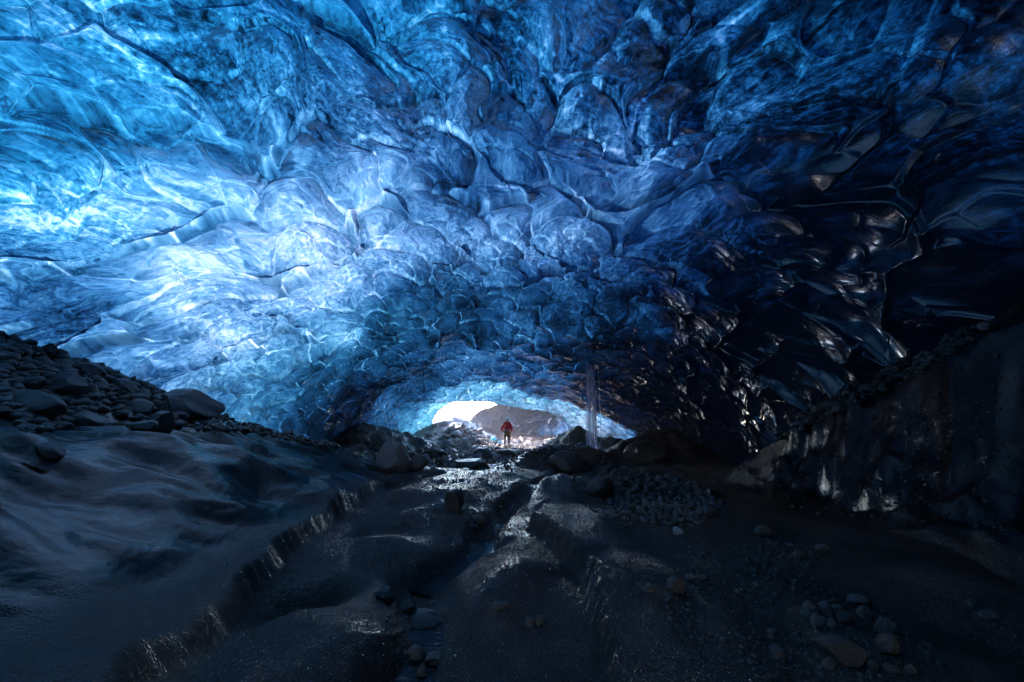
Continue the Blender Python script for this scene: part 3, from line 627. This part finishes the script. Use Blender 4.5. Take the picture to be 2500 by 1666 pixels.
M_SKIN = plain('skin', (.42, .26, .20), .5); M_RED = plain('red_shell_fabric', (.97, .010, .022), .55, bump=.2, scale=25)
M_TROU = plain('dark_trousers', (.022, .018, .030), .7, bump=.2); M_BOOT = plain('black_boots', (.012, .012, .014), .5)
M_HELM = plain('helmet_shell', (.32, .72, .74), .3); M_HAIR = plain('dark_hair', (.02, .015, .012), .6)
M_BELT = plain('pale_webbing', (.42, .46, .62), .6); M_YEL = plain('yellow_webbing', (.62, .46, .18), .6); M_ORG = plain('orange_rope', (.80, .20, .03), .6)
M_WHT = plain('white_sling', (.62, .72, .80), .6); M_MET = plain('carabiner_metal', (.6, .6, .62), .3, .9)

per = bpy.data.objects.new('person', None); COL.objects.link(per)
pxw = (1238 - 1250) / 1042 * 29
per.location = (pxw, 28.6, g1(pxw, 28.6) - .01); per.rotation_euler = (0, 0, math.radians(-6))
tag(per, 'person in a red hooded jacket and pale teal helmet standing with back turned', 'person')
nd = {'pel': ((0, 0, .94), .12), 'sp': ((0, 0, 1.12), (.13, .095)), 'ch': ((0, -.01, 1.34), (.155, .11)), 'nk': ((0, 0, 1.49), .055), 'hd0': ((.005, .02, 1.57), .07), 'hd1': ((.015, .02, 1.65), (.078, .092)), 'hd2': ((.018, .02, 1.72), .06),
      'nose': ((.02, .125, 1.635), .012), 'earL': ((-.07, .01, 1.64), .014), 'earR': ((.10, .01, 1.64), .014)}
ed = [('pel', 'sp'), ('sp', 'ch'), ('ch', 'nk'), ('nk', 'hd0'), ('hd0', 'hd1'), ('hd1', 'hd2'), ('hd1', 'nose'), ('hd1', 'earL'), ('hd1', 'earR')]
for s_, S_ in ((-1, 'L'), (1, 'R')):
    nd.update({'sh' + S_: ((s_ * .18, 0, 1.41), .055), 'el' + S_: ((s_ * .27, -.03, 1.15), .042), 'wr' + S_: ((s_ * .315, .03, .93), .028), 'pa' + S_: ((s_ * .325, .045, .865), (.02, .036)),
               'hp' + S_: ((s_ * .10, 0, .86), .085), 'kn' + S_: ((s_ * .125, .02, .48), .058), 'an' + S_: ((s_ * .145, -.02, .10), .038), 'to' + S_: ((s_ * .165, .13, .035), .032)})
    ed += [('ch', 'sh' + S_), ('sh' + S_, 'el' + S_), ('el' + S_, 'wr' + S_), ('wr' + S_, 'pa' + S_), ('pel', 'hp' + S_), ('hp' + S_, 'kn' + S_), ('kn' + S_, 'an' + S_), ('an' + S_, 'to' + S_)]
    for i, (dy, ln) in enumerate(((-.03, .060), (-.010, .072), (.011, .078), (.031, .070))):
        a, b = 'f%d%s' % (i, S_), 'g%d%s' % (i, S_)
        nd[a] = ((s_ * .328, .045 + dy, .825), .0095); nd[b] = ((s_ * .318, .052 + dy, .825 - ln), .008)
        ed += [('pa' + S_, a), (a, b)]
    nd['t0' + S_] = ((s_ * .310, .085, .87), .011); nd['t1' + S_] = ((s_ * .300, .105, .83), .009); ed += [('wr' + S_, 't0' + S_), ('t0' + S_, 't1' + S_)]
skin_mesh('body', nd, ed, M_SKIN, per, 'pel', 1)
jk = {'hem': ((0, 0, .84), (.215, .155)), 'wa': ((0, 0, 1.02), (.19, .14)), 'mid': ((0, -.005, 1.2), (.215, .155)), 'ch': ((0, -.01, 1.36), (.215, .155)), 'co': ((0, -.01, 1.49), (.14, .12)), 'ho': ((.005, -.03, 1.57), (.11, .09))}
je = [('hem', 'wa'), ('wa', 'mid'), ('mid', 'ch'), ('ch', 'co'), ('co', 'ho')]
for s_, S_ in ((-1, 'L'), (1, 'R')):
    jk.update({'s' + S_: ((s_ * .20, -.005, 1.40), .10), 'e' + S_: ((s_ * .295, -.03, 1.15), .095), 'w' + S_: ((s_ * .34, .03, .90), .07)}); je += [('ch', 's' + S_), ('s' + S_, 'e' + S_), ('e' + S_, 'w' + S_)]
skin_mesh('jacket', jk, je, M_RED, per, 'mid')
tube('hood', [(-.085, -.05, 1.55), (-.06, -.10, 1.52), (0, -.125, 1.505), (.06, -.10, 1.52), (.09, -.05, 1.55)], [.02, .034, .04, .034, .02], M_RED, per)
tr = {'w': ((0, 0, .93), (.155, .12))}; te = []
for s_, S_ in ((-1, 'L'), (1, 'R')):
    tr.update({'h' + S_: ((s_ * .095, 0, .80), .108), 'k' + S_: ((s_ * .125, .02, .48), .078), 'a' + S_: ((s_ * .148, -.015, .13), .072)}); te += [('w', 'h' + S_), ('h' + S_, 'k' + S_), ('k' + S_, 'a' + S_)]
skin_mesh('trousers', tr, te, M_TROU, per, 'w')
for s_ in (-1, 1):
    skin_mesh('boot', {'a': ((s_ * .148, -.02, .19), .055), 'b': ((s_ * .148, -.03, .07), .056), 'c': ((s_ * .165, .13, .045), (.048, .04))}, [('a', 'b'), ('b', 'c')], M_BOOT, per, 'b')
bm = bmesh.new(); bmesh.ops.create_uvsphere(bm, u_segments=28, v_segments=18, radius=1)
for v in bm.verts:
    z = v.co.z
    if z < -.25: v.co.z = -.25 + (z + .25) * .08; v.co.x *= 1.03; v.co.y *= 1.06
me = bpy.data.meshes.new('helmet'); bm.to_mesh(me); bm.free(); me.materials.append(M_HELM); me.polygons.foreach_set('use_smooth', np.ones(len(me.polygons), bool))
hm = bpy.data.objects.new('helmet', me); COL.objects.link(hm); hm.parent = per; hm.location = (.02, .02, 1.695); hm.scale = (.118, .145, .115); hm.rotation_euler = (math.radians(-4), math.radians(12), 0)
band('helmet_strap', (.02, .02, 1.672), .121, .146, .014, M_BELT, hm if False else per)
skin_mesh('hair', {'a': ((.02, -.03, 1.60), .07), 'b': ((.018, -.025, 1.66), .085)}, [('a', 'b')], M_HAIR, per, 'a')
hn = band('harness', (0, 0, .99), .205, .152, .05, M_BELT, per)
for s_ in (-1, 1): band('leg_loop', (s_ * .10, 0, .745), .108, .112, .045, M_YEL, per, tilt=-s_ * .35).parent = hn
tube('riser', [(-.03, -.125, .99), (-.045, -.15, .86), (-.08, -.12, .77)], .012, M_YEL, hn); tube('riser', [(.03, -.125, .99), (.045, -.15, .86), (.08, -.12, .77)], .012, M_YEL, hn)
for (x, y, z, L_, m) in ((-.19, -.03, .96, .16, M_YEL), (-.16, -.09, .95, .20, M_WHT), (-.10, -.14, .94, .15, M_YEL), (.02, -.155, .93, .22, M_YEL), (.15, -.10, .94, .14, M_ORG), (.20, -.03, .93, .15, M_WHT)):
    q = tube('quickdraw', [(x, y, z), (x * 1.05, y * 1.08, z - L_ * .5), (x * 1.02, y * 1.05, z - L_)], .017, m, hn)
    tube('carabiner', [(x + .022 * math.cos(t), y * 1.1, z - L_ - .03 + .038 * math.sin(t)) for t in [k * math.pi / 6 for k in range(12)]], .005, M_MET, q, closed=True)
tube('rope_tail', [(.21, -.05, .90), (.235, -.06, .75), (.225, -.05, .55), (.23, -.05, .38)], [.014, .02, .024, .012], M_ORG, hn)
tube('rope_loop', [(.06, -.15, .78), (.13, -.16, .745), (.20, -.10, .80), (.25, -.04, .84)], .013, M_ORG, hn)
tube('sling', [(-.23, -.04, .92), (-.265, -.05, .75), (-.255, -.04, .58), (-.25, -.04, .45)], .015, M_WHT, hn)

# ------------------------------------------------------------------ falling water
def water_fall_material():
    N = NT('falling_water'); ob = N.n('ShaderNodeTexCoord').outputs['Object']
    n = N.noise(N.n('ShaderNodeMapping', Vector=ob, Scale=(9, 9, .12)).outputs[0], 1, 5, .65)
    a = N.math('MULTIPLY', N.math('SUBTRACT', n, .36, True), 1.6, True)
    df = N.n('ShaderNodeBsdfTranslucent', Color=(.80, .80, .95, 1)).outputs[0]; d2 = N.n('ShaderNodeBsdfDiffuse', Color=(.80, .80, .95, 1)).outputs[0]
    mx = N.n('ShaderNodeMixShader', i0=.5, i1=df, i2=d2).outputs[0]
    N.surf(N.n('ShaderNodeMixShader', i0=a, i1=N.n('ShaderNodeBsdfTransparent').outputs[0], i2=mx).outputs[0]); return N.m
M_FALL = water_fall_material()
M_DRIP = plain('water_thread', (.6, .62, .75), .1)
wf = bpy.data.objects.new('waterfall', None); COL.objects.link(wf)
fx, fy = (1448 - 1250) / 1042 * 20.6, 20.6; fz = g1(fx, fy)
wf.location = (fx, fy, fz); tag(wf, 'thin veil of meltwater falling from the roof onto the dark floor right of the person', 'waterfall')
def column(cx, cy, r0, r1, z1, seed):
    zz = np.linspace(-.1, z1, 40); th_ = np.linspace(0, 2 * math.pi, 25); TH, ZZ = np.meshgrid(th_, zz)
    f = 1 - ZZ / z1; rr = (r0 + (r1 - r0) * f ** 1.3) * (1 + .12 * np.sin(TH * 3 + seed))
    o = grid_mesh('veil', cx + rr * np.cos(TH), cy + rr * .5 * np.sin(TH), ZZ, mat=M_FALL); o.parent = wf; return o
TOP = 5.3 - fz
column(-.12, 0, .12, .24, TOP, 1); column(.0, .1, .08, .14, TOP, 2); column(-.16, .05, .18, .3, TOP, 3); column(-.05, 0, .30, .9, .7, 6); column(.1, .1, .2, 1.2, .35, 7)
for (x, y, r) in ((.28, 0, .012), (-.38, .1, .005), (.05, -.1, .006)):
    tube('drip', [(x, y, TOP), (x, y, TOP * .5), (x + .01, y, -.05)], r, M_DRIP, wf, seg=6)

# ------------------------------------------------------------------ melt stream, teal ice lumps, bent icicle fringe
def water_material():
    N = NT('stream_water'); ob = N.n('ShaderNodeTexCoord').outputs['Object']
    wv = N.noise(N.n('ShaderNodeMapping', Vector=ob, Rotation=(0, 0, .7), Scale=(6, 20, 1)).outputs[0], 1.0, 3, .5, .6)
    b = N.n('ShaderNodeBump', Height=wv, Strength=.5, Distance=.02).outputs[0]
    N.surf(N.n('ShaderNodeBsdfPrincipled', Base__Color=(.004, .005, .006, 1), Roughness=.06, IOR=1.33, Normal=b).outputs[0]); return N.m
M_WAT = water_material()
def stream(P, hw, lift):
    pts = []; P = [Vector((x, y)) for x, y in P]
    for a, b in zip(P[:-1], P[1:]):
        for k in range(12): pts.append(a.lerp(b, k / 12))
    X_, Y_, Z_ = [], [], []
    for i, p in enumerate(pts[:-1]):
        d = (pts[i + 1] - p).normalized(); n = Vector((-d.y, d.x)); zc = g1(p.x, p.y) + lift
        row = np.linspace(-hw, hw, 9); X_.append(p.x + n.x * row); Y_.append(p.y + n.y * row); Z_.append(np.full(9, zc))
    Z_ = np.array(Z_); 
    for i in range(1, len(Z_)): Z_[i] = .7 * Z_[i - 1] + .3 * Z_[i]
    return grid_mesh('stream', np.array(X_), np.array(Y_), Z_, mat=M_WAT, flip=True)
tag(stream([(-.38, 7.4), (-.5, 6.8), (-.85, 6.0), (-1.12, 5.5)], .34, .045), 'meltwater stream in the floor channel', kind='structure')
tag(stream([(-.70, 4.2), (-.62, 3.6), (-.56, 3.0), (-.52, 2.4)], .26, .03), 'meltwater pool in the lower channel', kind='structure')
N = NT('teal_clear_ice'); 
_a = N.n('ShaderNodeBsdfTranslucent', Color=(.10, .34, .38, 1)).outputs[0]; _b = N.n('ShaderNodeBsdfPrincipled', Base__Color=(.12, .34, .38, 1), Roughness=.2, IOR=1.33).outputs[0]
N.surf(N.n('ShaderNodeAddShader', i0=_a, i1=_b).outputs[0]); M_TEAL = N.m
ROCKS['ice'] = [rock_mesh('ice_lump', 300 + i, cuts=8, soft=.5, mat=M_TEAL) for i in range(8)]
for (x, y, w_, h_, lb) in ((1206, 1077, 16, 16, 'rounded teal ice block left of the legs of the person'), (1219, 1083, 8, 10, 'small teal ice block between the rounded one and the person')):
    p = hits([x], [y + h_])[0]; 
    k = 31.0; o = put_rock('ice_block', ((x - 1250) / 1042 * k, k, g1((x - 1250) / 1042 * k, k)), w_ * k / 2084, w_ * k / 2084, h_ * k / 1900, (0, 0, .3), 'ice', 2); tag(o, lb, 'ice block')


# ------------------------------------------------------------------ cold damp air
bm = bmesh.new(); bmesh.ops.create_cube(bm, size=1)
for v in bm.verts: v.co = (v.co.x * 150, v.co.y * 172 + 67, 3.6 + v.co.z * 17)
me = bpy.data.meshes.new('haze'); bm.to_mesh(me); bm.free()
N = NT('damp_air'); N.t.links.new(N.n('ShaderNodeVolumePrincipled', Density=.0035, Anisotropy=.5, Color=(1.0, .84, .78, 1)).outputs[0], N.out.inputs['Volume'])
me.materials.append(N.m); hz = bpy.data.objects.new('haze', me); COL.objects.link(hz); tag(hz, 'thin damp haze filling the cave air', kind='stuff')
